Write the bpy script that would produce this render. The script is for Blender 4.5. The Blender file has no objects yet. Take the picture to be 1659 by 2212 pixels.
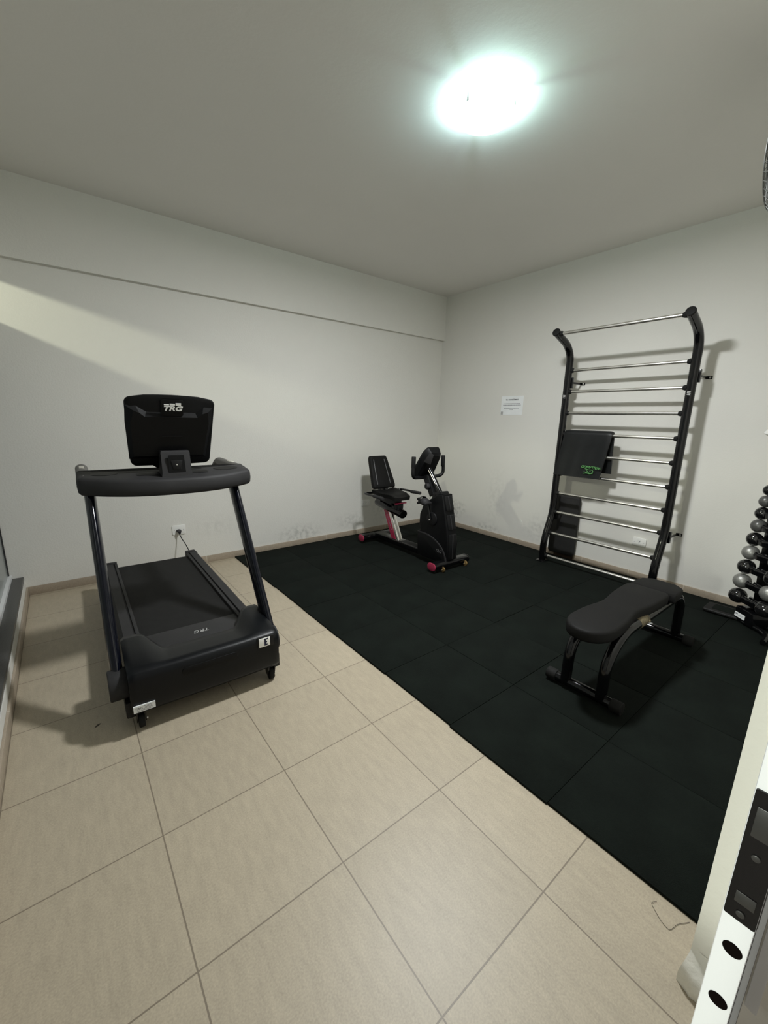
import bpy, bmesh, math, random
from mathutils import Vector, Matrix
random.seed(7)
SC = bpy.context.scene
COL = SC.collection
PI = math.pi

# ------------------------------------------------------------------ materials
def mat(name, color, rough=.5, metal=0., bump=0., bscale=200., var=0., vscale=8., spec=.5, coat=0., emit=None, estr=0., trans=0.):
    m = bpy.data.materials.new(name); m.use_nodes = True
    nt = m.node_tree; b = nt.nodes['Principled BSDF']
    b.inputs['Base Color'].default_value = (*color, 1)
    b.inputs['Roughness'].default_value = rough
    b.inputs['Metallic'].default_value = metal
    b.inputs['Specular IOR Level'].default_value = spec
    b.inputs['Coat Weight'].default_value = coat
    if trans: b.inputs['Transmission Weight'].default_value = trans
    if emit:
        b.inputs['Emission Color'].default_value = (*emit, 1); b.inputs['Emission Strength'].default_value = estr
    tc = nt.nodes.new('ShaderNodeTexCoord')
    if bump:
        n = nt.nodes.new('ShaderNodeTexNoise'); n.inputs['Scale'].default_value = bscale; n.inputs['Detail'].default_value = 3
        nt.links.new(tc.outputs['Object'], n.inputs['Vector'])
        bp = nt.nodes.new('ShaderNodeBump'); bp.inputs['Strength'].default_value = bump; bp.inputs['Distance'].default_value = .004
        nt.links.new(n.outputs['Fac'], bp.inputs['Height']); nt.links.new(bp.outputs['Normal'], b.inputs['Normal'])
    if var:
        n2 = nt.nodes.new('ShaderNodeTexNoise'); n2.inputs['Scale'].default_value = vscale; n2.inputs['Detail'].default_value = 4
        nt.links.new(tc.outputs['Object'], n2.inputs['Vector'])
        mr = nt.nodes.new('ShaderNodeMapRange'); mr.inputs['From Min'].default_value = .3; mr.inputs['From Max'].default_value = .7
        mr.inputs['To Min'].default_value = 1 - var; mr.inputs['To Max'].default_value = 1 + var
        nt.links.new(n2.outputs['Fac'], mr.inputs['Value'])
        vm = nt.nodes.new('ShaderNodeVectorMath'); vm.operation = 'SCALE'; vm.inputs[0].default_value = color
        nt.links.new(mr.outputs['Result'], vm.inputs['Scale']); nt.links.new(vm.outputs['Vector'], b.inputs['Base Color'])
    return m

def N(nt, t, **kw):
    n = nt.nodes.new(t)
    for k, v in kw.items(): setattr(n, k, v)
    return n
def math_node(nt, op, a, b=None):
    n = N(nt, 'ShaderNodeMath', operation=op)
    for i, x in enumerate((a, b)):
        if x is None: continue
        if isinstance(x, (int, float)): n.inputs[i].default_value = x
        else: nt.links.new(x, n.inputs[i])
    return n.outputs[0]

TILE = .455; TX0 = -4.0882; TY0 = -1.8673
def joint_mask(nt, coord, off, pitch, half):
    # 1 on a joint, 0 elsewhere
    f = math_node(nt, 'FRACT', math_node(nt, 'DIVIDE', math_node(nt, 'SUBTRACT', coord, off), pitch))
    d = math_node(nt, 'ABSOLUTE', math_node(nt, 'SUBTRACT', f, .5))
    return math_node(nt, 'GREATER_THAN', d, .5 - half / pitch)

def tile_mat(name, axes, base, grout, half=.0022, rough=.45):
    m = bpy.data.materials.new(name); m.use_nodes = True
    nt = m.node_tree; b = nt.nodes['Principled BSDF']; b.inputs['Roughness'].default_value = rough
    tc = N(nt, 'ShaderNodeTexCoord'); sp = N(nt, 'ShaderNodeSeparateXYZ'); nt.links.new(tc.outputs['Object'], sp.inputs[0])
    mask = None
    for ax, off in axes:
        j = joint_mask(nt, sp.outputs[ax], off, TILE, half)
        mask = j if mask is None else math_node(nt, 'MAXIMUM', mask, j)
    mp = N(nt, 'ShaderNodeMapping'); mp.inputs['Scale'].default_value = (26, 7, 26); nt.links.new(tc.outputs['Object'], mp.inputs[0])
    n1 = N(nt, 'ShaderNodeTexNoise'); n1.inputs['Scale'].default_value = 1.6; n1.inputs['Detail'].default_value = 6; n1.inputs['Roughness'].default_value = .65
    nt.links.new(mp.outputs[0], n1.inputs['Vector'])
    n2 = N(nt, 'ShaderNodeTexNoise'); n2.inputs['Scale'].default_value = 190; n2.inputs['Detail'].default_value = 3
    nt.links.new(tc.outputs['Object'], n2.inputs['Vector'])
    s = math_node(nt, 'ADD', math_node(nt, 'MULTIPLY', math_node(nt, 'SUBTRACT', n1.outputs['Fac'], .5), .42), math_node(nt, 'MULTIPLY', math_node(nt, 'SUBTRACT', n2.outputs['Fac'], .5), .5))
    s = math_node(nt, 'ADD', s, 1.0)
    # a small tone step from tile to tile
    wn = N(nt, 'ShaderNodeTexWhiteNoise', noise_dimensions='2D'); cb = N(nt, 'ShaderNodeCombineXYZ')
    for i, (ax, off) in enumerate(axes):
        fl = math_node(nt, 'FLOOR', math_node(nt, 'DIVIDE', math_node(nt, 'SUBTRACT', sp.outputs[ax], off), TILE)); nt.links.new(fl, cb.inputs[i])
    nt.links.new(cb.outputs[0], wn.inputs['Vector'])
    s = math_node(nt, 'MULTIPLY', s, math_node(nt, 'ADD', math_node(nt, 'MULTIPLY', wn.outputs['Value'], .07), .965))
    vm = N(nt, 'ShaderNodeVectorMath', operation='SCALE'); vm.inputs[0].default_value = base; nt.links.new(s, vm.inputs['Scale'])
    mx = N(nt, 'ShaderNodeMix', data_type='RGBA'); nt.links.new(mask, mx.inputs['Factor']); nt.links.new(vm.outputs[0], mx.inputs['A']); mx.inputs['B'].default_value = (*grout, 1)
    nt.links.new(mx.outputs['Result'], b.inputs['Base Color'])
    h = math_node(nt, 'SUBTRACT', math_node(nt, 'MULTIPLY', n1.outputs['Fac'], .25), mask)
    bp = N(nt, 'ShaderNodeBump'); bp.inputs['Strength'].default_value = .35; bp.inputs['Distance'].default_value = .002
    nt.links.new(h, bp.inputs['Height']); nt.links.new(bp.outputs[0], b.inputs['Normal'])
    return m

def wall_mat(name, color, scuffs=(), rough=.75, bump=.35, bscale=85.):
    # painted plaster with an orange-peel roller texture; scuffs = [(centre, radii, strength)] grey rub marks
    m = bpy.data.materials.new(name); m.use_nodes = True
    nt = m.node_tree; b = nt.nodes['Principled BSDF']; b.inputs['Roughness'].default_value = rough; b.inputs['Specular IOR Level'].default_value = .3
    tc = N(nt, 'ShaderNodeTexCoord')
    n = N(nt, 'ShaderNodeTexNoise'); n.inputs['Scale'].default_value = bscale; n.inputs['Detail'].default_value = 3
    nt.links.new(tc.outputs['Object'], n.inputs['Vector'])
    bp = N(nt, 'ShaderNodeBump'); bp.inputs['Strength'].default_value = bump; bp.inputs['Distance'].default_value = .004
    nt.links.new(n.outputs['Fac'], bp.inputs['Height']); nt.links.new(bp.outputs[0], b.inputs['Normal'])
    n2 = N(nt, 'ShaderNodeTexNoise'); n2.inputs['Scale'].default_value = 1.7; n2.inputs['Detail'].default_value = 5
    nt.links.new(tc.outputs['Object'], n2.inputs['Vector'])
    s = math_node(nt, 'ADD', math_node(nt, 'MULTIPLY', n2.outputs['Fac'], .06), .97)
    n3 = N(nt, 'ShaderNodeTexNoise'); n3.inputs['Scale'].default_value = 22; n3.inputs['Detail'].default_value = 6
    nt.links.new(tc.outputs['Object'], n3.inputs['Vector'])
    for c, r, k in scuffs:
        v1 = N(nt, 'ShaderNodeVectorMath', operation='SUBTRACT'); nt.links.new(tc.outputs['Object'], v1.inputs[0]); v1.inputs[1].default_value = c
        v2 = N(nt, 'ShaderNodeVectorMath', operation='DIVIDE'); nt.links.new(v1.outputs[0], v2.inputs[0]); v2.inputs[1].default_value = r
        ln = N(nt, 'ShaderNodeVectorMath', operation='LENGTH'); nt.links.new(v2.outputs[0], ln.inputs[0])
        f = N(nt, 'ShaderNodeMath', operation='SUBTRACT', use_clamp=True); f.inputs[0].default_value = 1; nt.links.new(ln.outputs['Value'], f.inputs[1])
        g = N(nt, 'ShaderNodeMapRange'); g.inputs['From Min'].default_value = .42; g.inputs['From Max'].default_value = .62; nt.links.new(n3.outputs['Fac'], g.inputs['Value'])
        s = math_node(nt, 'SUBTRACT', s, math_node(nt, 'MULTIPLY', math_node(nt, 'MULTIPLY', f.outputs[0], g.outputs['Result']), k))
    vm = N(nt, 'ShaderNodeVectorMath', operation='SCALE'); vm.inputs[0].default_value = color; nt.links.new(s, vm.inputs['Scale'])
    nt.links.new(vm.outputs[0], b.inputs['Base Color'])
    return m

def glass_mat(name, tint, rough, mixfac):
    m = bpy.data.materials.new(name); m.use_nodes = True
    nt = m.node_tree; nt.nodes.clear()
    out = N(nt, 'ShaderNodeOutputMaterial'); gl = N(nt, 'ShaderNodeBsdfGlossy'); gl.inputs['Roughness'].default_value = rough
    tr = N(nt, 'ShaderNodeBsdfTransparent'); tr.inputs['Color'].default_value = (*tint, 1)
    fr = N(nt, 'ShaderNodeFresnel'); fr.inputs['IOR'].default_value = 1.45
    mx = N(nt, 'ShaderNodeMixShader'); nt.links.new(fr.outputs[0], mx.inputs[0]); nt.links.new(tr.outputs[0], mx.inputs[1]); nt.links.new(gl.outputs[0], mx.inputs[2])
    if mixfac:
        df = N(nt, 'ShaderNodeBsdfPrincipled'); df.inputs['Base Color'].default_value = (.34, .37, .36, 1); df.inputs['Roughness'].default_value = .25
        m2 = N(nt, 'ShaderNodeMixShader'); m2.inputs[0].default_value = mixfac
        nt.links.new(mx.outputs[0], m2.inputs[1]); nt.links.new(df.outputs[0], m2.inputs[2]); nt.links.new(m2.outputs[0], out.inputs[0])
    else: nt.links.new(mx.outputs[0], out.inputs[0])
    return m

WALLC = (.71, .70, .655)
M = dict(
    wall_back=wall_mat('painted_plaster_back', WALLC, [((-2.15, 0, .13), (.34, .2, .15), .34), ((-3.05, 0, .36), (.3, .2, .14), .1), ((-.8, 0, .3), (.4, .2, .3), .3), ((-1.45, 0, .2), (.3, .2, .12), .25)], bump=.32),
    wall_right=wall_mat('painted_plaster_right', WALLC, [((0, -.35, .28), (.2, .3, .12), .6), ((0, -.3, .16), (.2, .25, .1), .5), ((0, -1.05, .5), (.2, .2, .5), .1), ((0, -.95, .1), (.2, .3, .08), .3), ((0, -1.7, .25), (.2, .25, .2), .2)], bump=.13),
    wall=wall_mat('painted_plaster', WALLC),
    reveal=wall_mat('painted_plaster_door_reveal', (.82, .80, .72), bump=.6, bscale=45.),
    ceiling=wall_mat('painted_ceiling', (.77, .755, .72), bump=.15, bscale=40.),
    tile=tile_mat('beige_floor_tile', ((0, TX0), (1, TY0)), (.405, .348, .258), (.20, .165, .12)),
    base_x=tile_mat('beige_skirting_tile_x', ((0, TX0 - .01),), (.36, .30, .23), (.55, .50, .42), half=.002),
    base_y=tile_mat('beige_skirting_tile_y', ((1, TY0 + .1),), (.36, .30, .23), (.55, .50, .42), half=.002),
    rubber=mat('dark_green_rubber', (.0048, .0072, .0055), 0.9, bump=.6, bscale=420, var=.28, vscale=5, spec=0.12),
    granite=mat('dark_granite', (.045, .045, .043), .35, var=.5, vscale=160),
    alu=mat('white_aluminium', (.80, .81, .82), .3, bump=.03, bscale=500),
    plastic=mat('black_plastic', (.006, .0062, .0068), 0.45, bump=.12, bscale=900, var=.15, spec=0.3),
    plastic_soft=mat('matt_black_plastic', (.024, .0235, .0245), 0.6, bump=.12, bscale=900, var=.12, spec=0.28),
    hood=mat('satin_black_plastic', (.0026, .0034, .0046), 0.36, var=.15, bump=.05, bscale=700, spec=0.26),
    screen_black=mat('screen_shell_black', (.0022, .0025, .003), 0.5, var=.1, bump=.04, bscale=700, spec=0.22),
    belt=mat('belt_rubber', (.012, .0118, .0115), 0.75, bump=.5, bscale=900, var=.14, vscale=20, spec=0.22),
    steel=mat('black_painted_steel', (.0032, .0033, .0038), 0.13, var=.1, coat=.12, spec=0.36),
    navy=mat('navy_black_painted_steel', (.0032, .004, .0085), 0.15, var=.1, coat=.12, spec=0.36),
    chrome=mat('chromed_steel', (.86, .84, .80), 0.3, metal=1., var=.04, vscale=30),
    silver_post=mat('brushed_silver', (.82, .80, .76), .22, metal=1., var=.05, vscale=60),
    vinyl=mat('black_vinyl', (.0062, .006, .0058), 0.62, bump=.2, bscale=600, var=.12, spec=0.18),
    mat_vinyl=mat('dark_mat_vinyl', (.0065, .0075, .008), 0.45, bump=.2, bscale=300, var=.15, spec=0.3),
    piping=mat('grey_piping', (.045, .047, .047), .5, var=.1),
    foam=mat('charcoal_vinyl', (.024, .0235, .023), 0.65, bump=.2, bscale=500, var=.12, spec=0.22),
    rubber_cap=mat('grey_rubber', (.011, .011, .0105), 0.7, bump=.15, bscale=600, var=.12, spec=0.18),
    red=mat('crimson_plastic', (.30, .012, .05), .42, var=.1),
    redcap=mat('crimson_cap', (.30, .022, .06), .5, var=.08),
    brass=mat('brass_wheel', (.45, .30, .12), .35, metal=.8, var=.15),
    sleeve=mat('worn_brass_sleeve', (.20, .165, .10), .45, metal=.5, var=.35, vscale=60),
    handgrip=mat('grey_handrail_grip', (.085, .082, .076), 0.5, var=.12, bump=.05),
    plate=mat('white_outlet_plastic', (.78, .78, .75), .35, var=.03),
    paper=mat('white_paper', (.80, .82, .82), .8, var=.03),
    ink=mat('black_ink', (.03, .03, .035), .7, var=.05),
    greyink=mat('grey_ink', (.22, .22, .24), .7, var=.05),
    white=mat('white_print', (.95, .95, .93), .5, var=.02),
    dimwhite=mat('dull_white_print', (.42, .42, .41), .5, var=.05),
    greyprint=mat('grey_print', (.16, .16, .16), .5, var=.05),
    navyprint=mat('navy_print', (.01, .014, .05), .5, var=.05),
    green=mat('green_print', (.10, .30, .09), .6, var=.08),
    wood=mat('dark_plywood', (.055, .033, .02), .7, var=.3, vscale=40),
    ball_black=mat('glossy_black_enamel', (.006, .006, .0065), .12, coat=.5, var=.05),
    ball_silver=mat('hammered_silver_enamel', (.28, .28, .265), .33, metal=.55, bump=.25, bscale=260, var=.1, vscale=60),
    ball_grey=mat('dull_grey_enamel', (.09, .09, .086), .3, metal=.2, bump=.15, bscale=260, var=.1, vscale=60),
    lamp_base=mat('white_lamp_base', (.82, .83, .82), .4, var=.02),
    clip=mat('lamp_clip_metal', (.6, .6, .6), .35, metal=.8, var=.05),
    lock=mat('black_lock_plate', (.0035, .003, .0033), .25, spec=.35, var=.1),
    lockgrey=mat('grey_latch_steel', (.035, .034, .032), .35, metal=.2, var=.1), gasket=mat('grey_gasket', (.16, .155, .155), .5, var=.1),
    hole=mat('hole_shade', (.0035, .002, .0015), .9, var=.1, spec=.05),  # near-black colour stands in for the shade inside holes
    fan=mat('dark_fan_wire', (.075, .078, .07), .5, var=.1),
    fanbody=mat('dark_fan_body', (.03, .03, .03), .5, var=.1),
    hair=mat('dark_thread', (.06, .05, .04), .7, var=.1),
    cord=mat('black_cord', (.008, .008, .012), .45, var=.1),
    clear=glass_mat('clear_glass', (.93, .97, .95), .02, 0),
    frost=glass_mat('frosted_glass', (.55, .6, .58), .12, .82),
)
lampm = bpy.data.materials.new('glowing_diffuser'); lampm.use_nodes = True
_b = lampm.node_tree.nodes['Principled BSDF']; _b.inputs['Base Color'].default_value = (.9, .93, .92, 1)
_b.inputs['Emission Color'].default_value = (.86, 1.0, .97, 1); _b.inputs['Emission Strength'].default_value = 5.
M['glow'] = lampm; _b.inputs['Emission Color'].default_value = (.72, 1.0, .95, 1)

# ------------------------------------------------------------------ mesh building
class MB:
    def __init__(s): s.v = []; s.f = []
    def add(s, vs, fs, mtx=None):
        o = len(s.v)
        for p in vs:
            p = Vector(p); s.v.append(mtx @ p if mtx else p)
        for f in fs: s.f.append([i + o for i in f])
        return s
    def from_bm(s, bm, mtx=None):
        bm.verts.index_update()
        s.add([v.co.copy() for v in bm.verts], [[v.index for v in f.verts] for f in bm.faces], mtx); bm.free(); return s
    def box(s, lo, hi, bevel=0., seg=2, mtx=None):
        bm = bmesh.new(); bmesh.ops.create_cube(bm, size=1)
        c = [(a + b) / 2 for a, b in zip(lo, hi)]; d = [b - a for a, b in zip(lo, hi)]
        for v in bm.verts: v.co = Vector((v.co.x * d[0] + c[0], v.co.y * d[1] + c[1], v.co.z * d[2] + c[2]))
        if bevel: bmesh.ops.bevel(bm, geom=bm.edges[:], offset=bevel, segments=seg, affect='EDGES', profile=.5)
        return s.from_bm(bm, mtx)
    def prism(s, poly, lo, hi, plane='yz', bevel=0., seg=2, mtx=None):
        # poly in the named plane, extruded along the third axis
        def put(a, b, c): return {'yz': (c, a, b), 'xz': (a, c, b), 'xy': (a, b, c)}[plane]
        bm = bmesh.new(); n = len(poly)
        A = [bm.verts.new(put(a, b, lo)) for a, b in poly]; B = [bm.verts.new(put(a, b, hi)) for a, b in poly]
        bm.faces.new(A); bm.faces.new(B[::-1])
        for i in range(n): bm.faces.new((A[i], B[i], B[(i + 1) % n], A[(i + 1) % n]))
        bmesh.ops.recalc_face_normals(bm, faces=bm.faces[:])
        if bevel:
            caps = [e for e in bm.edges if abs(e.verts[0].co['yz xz xy'.split().index(plane)] - e.verts[1].co['yz xz xy'.split().index(plane)]) < 1e-7] if False else [e for f in bm.faces if len(f.verts) == n and n != 4 for e in f.edges]
            if n == 4: caps = bm.edges[:]
            bmesh.ops.bevel(bm, geom=list(set(caps)), offset=bevel, segments=seg, affect='EDGES', profile=.5)
        return s.from_bm(bm, mtx)
    def tube(s, pts, r, seg=16, flat=(1, 1), up=None, mtx=None, cap=True):
        pts = [Vector(p) for p in pts]; n = len(pts); rs = r if isinstance(r, (list, tuple)) else [r] * n
        vs = []; fs = []
        T = [(pts[min(i + 1, n - 1)] - pts[max(i - 1, 0)]).normalized() for i in range(n)]
        ref = Vector(up) if up else (Vector((0, 0, 1)) if abs(T[0].z) < .9 else Vector((1, 0, 0)))
        a = (ref - T[0] * ref.dot(T[0])).normalized()
        for i in range(n):
            a = (a - T[i] * a.dot(T[i])).normalized(); b = T[i].cross(a)
            for k in range(seg):
                t = 2 * PI * k / seg
                vs.append(pts[i] + a * (math.cos(t) * rs[i] * flat[0]) + b * (math.sin(t) * rs[i] * flat[1]))
        for i in range(n - 1):
            for k in range(seg):
                fs.append((i * seg + k, i * seg + (k + 1) % seg, (i + 1) * seg + (k + 1) % seg, (i + 1) * seg + k))
        if cap: fs.append(tuple(range(seg))[::-1]); fs.append(tuple((n - 1) * seg + k for k in range(seg)))
        return s.add(vs, fs, mtx)
    def cyl(s, p, q, r, seg=24, bev=0.):
        p = Vector(p); q = Vector(q)
        if not bev: return s.tube([p, q], r, seg)
        d = (q - p).normalized() * bev
        return s.tube([p, p + d * .3, p + d, q - d, q - d * .3, q], [r - bev, r - bev * .3, r, r, r - bev * .3, r - bev], seg)
    def ball(s, c, r, seg=28, ring=18, scale=(1, 1, 1), mtx=None):
        bm = bmesh.new(); bmesh.ops.create_uvsphere(bm, u_segments=seg, v_segments=ring, radius=r)
        for v in bm.verts: v.co = Vector((v.co.x * scale[0] + c[0], v.co.y * scale[1] + c[1], v.co.z * scale[2] + c[2]))
        return s.from_bm(bm, mtx)
    def grid(s, rows, close=False, mtx=None):
        m = len(rows[0]); vs = [p for r in rows for p in r]; fs = []
        for i in range(len(rows) - 1):
            for k in range(m if close else m - 1):
                fs.append((i * m + k, i * m + (k + 1) % m, (i + 1) * m + (k + 1) % m, (i + 1) * m + k))
        return s.add(vs, fs, mtx)
    def lathe(s, prof, c, seg=40):
        rows = [[(c[0] + r * math.cos(2 * PI * k / seg), c[1] + r * math.sin(2 * PI * k / seg), c[2] + z) for k in range(seg)] for r, z in prof]
        return s.grid(rows, True)

def spline(pts, n=8):
    pts = [Vector(p) for p in pts]; out = []
    P = [pts[0] * 2 - pts[1]] + pts + [pts[-1] * 2 - pts[-2]]
    for i in range(1, len(P) - 2):
        for k in range(n):
            t = k / n; a, b, c, d = P[i - 1], P[i], P[i + 1], P[i + 2]
            out.append(.5 * (2 * b + (c - a) * t + (2 * a - 5 * b + 4 * c - d) * t * t + (3 * b - a - 3 * c + d) * t ** 3))
    return out + [pts[-1]]
def fillet(pts, r, n=7):
    # polyline with rounded corners
    pts = [Vector(p) for p in pts]; out = [pts[0]]
    for i in range(1, len(pts) - 1):
        a = (pts[i - 1] - pts[i]); b = (pts[i + 1] - pts[i]); d = min(r, a.length * .49, b.length * .49)
        p0 = pts[i] + a.normalized() * d; p1 = pts[i] + b.normalized() * d
        for k in range(n + 1):
            t = k / n; out.append(p0 * (1 - t) ** 2 + pts[i] * 2 * t * (1 - t) + p1 * t * t)
    return out + [pts[-1]]
def rrect(x0, x1, y0, y1, r, n=6):
    out = []
    for cx, cy, a in ((x1 - r, y1 - r, 0), (x0 + r, y1 - r, 90), (x0 + r, y0 + r, 180), (x1 - r, y0 + r, 270)):
        for k in range(n + 1):
            t = math.radians(a + 90 * k / n); out.append((cx + r * math.cos(t), cy + r * math.sin(t)))
    return out

def obj(name, mb, material, parent=None, sharp=38, flat=False):
    me = bpy.data.meshes.new(name); me.from_pydata([tuple(v) for v in mb.v], [], mb.f)
    bm = bmesh.new(); bm.from_mesh(me); bmesh.ops.remove_doubles(bm, verts=bm.verts[:], dist=1e-6)
    bmesh.ops.recalc_face_normals(bm, faces=bm.faces[:]); bm.to_mesh(me); bm.free()
    if not flat:
        for p in me.polygons: p.use_smooth = True
        me.set_sharp_from_angle(angle=math.radians(sharp))
    me.materials.append(material)
    o = bpy.data.objects.new(name, me); COL.objects.link(o)
    if parent: o.parent = parent
    return o
def tag(o, label, cat, group=None):
    o['label'] = label; o['category'] = cat
    if group: o['group'] = group
    return o
def thing(name, label, cat, loc=(0, 0, 0), rz=0., group=None):
    e = bpy.data.objects.new(name, None); e.empty_display_size = .1; COL.objects.link(e)
    e.location = loc; e.rotation_euler = (0, 0, rz); return tag(e, label, cat, group)
def structure(name, mb, material, parent=None, **k):
    o = obj(name, mb, material, parent, **k); o['kind'] = 'structure'; return o
def text(name, body, size, mtx, material, parent, shear=0., depth=.0006, space=1., offset=0.):
    cu = bpy.data.curves.new(name, 'FONT'); cu.body = body; cu.size = size; cu.shear = shear; cu.extrude = depth
    cu.align_x = 'CENTER'; cu.align_y = 'CENTER'; cu.space_character = space; cu.offset = offset; cu.resolution_u = 3
    t = bpy.data.objects.new(name, cu); COL.objects.link(t)
    dg = bpy.context.evaluated_depsgraph_get(); me = bpy.data.meshes.new_from_object(t.evaluated_get(dg))
    bpy.data.objects.remove(t); bpy.data.curves.remove(cu)
    me.transform(mtx); me.materials.clear(); me.materials.append(material); me.name = name
    o = bpy.data.objects.new(name, me); COL.objects.link(o)
    if parent: o.parent = parent
    return o
def frame(origin, xdir, ydir):
    x = Vector(xdir).normalized(); y = Vector(ydir); y = (y - x * y.dot(x)).normalized(); z = x.cross(y)
    m = Matrix((x, y, z)).transposed().to_4x4(); m.translation = Vector(origin); return m
def box_part(name, lo, hi, material, parent, bevel=0.): return obj(name, MB().box(lo, hi, bevel), material, parent)
def copy_tree(src, parent=None):
    c = src.copy(); COL.objects.link(c)
    if parent: c.parent = parent
    for ch in list(src.children): copy_tree(ch, c)
    return c

# ------------------------------------------------------------------ the room
CEIL = 3.0117
structure('floor', MB().box((-5.2, -5.6, -.1), (.15, .15, 0)), M['tile'])
structure('ceiling', MB().box((-5.2, -4.35, CEIL), (.15, .15, CEIL + .12)), M['ceiling'])
structure('wall_back', MB().box((-5.2, 0, 0), (.15, .15, CEIL)), M['wall_back'])
structure('wall_right', MB().box((0, -4.30, 0), (.15, 0, CEIL)), M['wall_right'])
structure('trim_1', MB().box((-5.0, -.0395, 2.477), (0, 0, CEIL)), M['wall'])          # shallow beam along the back wall
XL = -4.556
structure('wall_left', MB().box((-4.72, -4.03, 0), (XL, 0, .130)).box((-4.72, -4.03, 2.425), (XL, 0, CEIL)), M['wall'])
XJ = -3.07                                                                        # right reveal of the doorway
wf = MB().box((XJ, -4.30, 0), (0, -4.03, CEIL)).box((-4.60, -4.30, 2.45), (XJ, -4.03, CEIL)).box((-4.72, -4.30, 0), (-4.60, -4.03, CEIL))
# rough plaster lump where the reveal meets the tiles
def bulge(z): return .034 * sm0(.125, .05, z) - .008 * sm0(.04, .0, z)
def sm0(a, b, x):
    t = max(0., min(1., (x - a) / (b - a))); return t * t * (3 - 2 * t)
wf.grid([[(XJ - bulge(z) * (.55 + .45 * sm0(-4.03, -4.05, y)) - .0015 * math.sin(60 * z + y * 130), y + .012 * (1 if k == 0 else 0) * sm0(.12, .03, z), z) for k, y in enumerate([-4.03 - .27 * q / 26 for q in range(27)])] for z in [.125 * q / 14 for q in range(15)]])
structure('wall_front', wf, M['reveal'])
structure('baseboard_back', MB().box((-4.544, -.012, 0), (-.0, 0, .068), .0015), M['base_x'])
structure('baseboard_right', MB().box((-.012, -4.03, 0), (0, -.012, .068), .0015), M['base_y'])
structure('baseboard_left', MB().box((XL, -4.03, 0), (-4.544, -.0, .068), .0015), M['base_y'])

# window along the left wall: frosted panes below a transom bar, clear lights above
w1 = bpy.data.objects.new('window_1', None); COL.objects.link(w1); w1.location = (-4.65, -2, .157); w1['kind'] = 'structure'
def W(lo, hi): return tuple(a - b for a, b in zip(lo, (-4.65, -2, .157))), tuple(a - b for a, b in zip(hi, (-4.65, -2, .157)))
obj('sill', MB().box(*W((-4.72, -4.03, .130), (XL - .004, 0, .157)), .002), M['granite'], w1)
fr = MB()
fr.box(*W((-4.675, -4.03, .157), (-4.628, 0, .185))).box(*W((-4.675, -4.03, 2.385), (-4.628, 0, 2.425))).box(*W((-4.675, -4.03, 2.085), (-4.628, 0, 2.125)))
for y in (-1.34, -2.68, -4.006): fr.box(*W((-4.675, y - .012 if y > -.1 or y < -4 else y - .03, .185), (-4.628, y + .012 if y > -.1 or y < -4 else y + .03, 2.385)))
obj('window_frame', fr, M['alu'], w1)
obj('seal', MB().box(*W((-4.662, -.010, .185), (-4.640, -.001, 2.385))), M['fanbody'], w1)
for a, b in ((-1.31, -.010), (-2.65, -1.37), (-3.994, -2.71)):
    obj('pane', MB().box(*W((-4.655, a, .185), (-4.649, b, 2.085))), M['clear'] if a < -3.9 else M['frost'], w1)  # unseen front pane left clear so the added spot shines through
    obj('transom_pane', MB().box(*W((-4.655, a, 2.125), (-4.649, b, 2.385))), M['clear'], w1)

# sliding door leaf pulled half across the doorway, seen on its edge
d1 = bpy.data.objects.new('door_1', None); COL.objects.link(d1); d1.location = (-3.745, -4.119, 0); d1['kind'] = 'structure'
XE = -3.745; LY0, LY1 = -4.1315, -4.1065
def D(p): return tuple(a - b for a, b in zip(p, (-3.745, -4.119, 0)))
lf = MB().box(D((XE, LY0, .02)), D((XE + .06, LY1, 2.42)), .002).box(D((-3.13, LY0, .02)), D((XJ, LY1, 2.42)))
for z in (.02, 2.34): lf.box(D((XE + .06, LY0, z)), D((-3.13, LY1, z + .08)))
obj('leaf_frame', lf, M['alu'], d1)
obj('glass_pane', MB().box(D((XE + .06, -4.122, .10)), D((-3.13, -4.116, 2.34))), M['clear'], d1)
obj('gasket', MB().box(D((XE + .003, -4.1368, .02)), D((XE + .02, LY0, 2.42)), .0015), M['gasket'], d1)
lk = obj('lock_plate', MB().prism(rrect(-4.1312 + 4.119, -4.1075 + 4.119, .976, 1.122, .002), -.0022, 0, 'yz'), M['lock'], d1)
obj('latch', MB().box(D((XE - .0032, -4.1285, 1.073)), D((XE - .002, -4.1115, 1.106)), .0006), M['lockgrey'], lk)
obj('latch', MB().box(D((XE - .0032, -4.1275, .996)), D((XE - .002, -4.1125, 1.009)), .0006), M['lockgrey'], lk)
for z in (1.053, .985): obj('screw', MB().cyl(D((XE - .0036, -4.1192, z)), D((XE - .0015, -4.1192, z)), .0036, 16, .0008), M['lockgrey'], lk)
for z in (.938, .868): obj('round_hole', MB().cyl(D((XE - .0006, -4.1205, z)), D((XE + .001, -4.1205, z)), .0078, 24), M['hole'], d1)  # flat discs, the shade of the holes is in their colour
structure('trim_2', MB().box((XJ - .012, -4.165, 0), (XJ, -4.142, 2.45), .002), M['alu'])      # fixed jamb strip on the reveal

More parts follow.
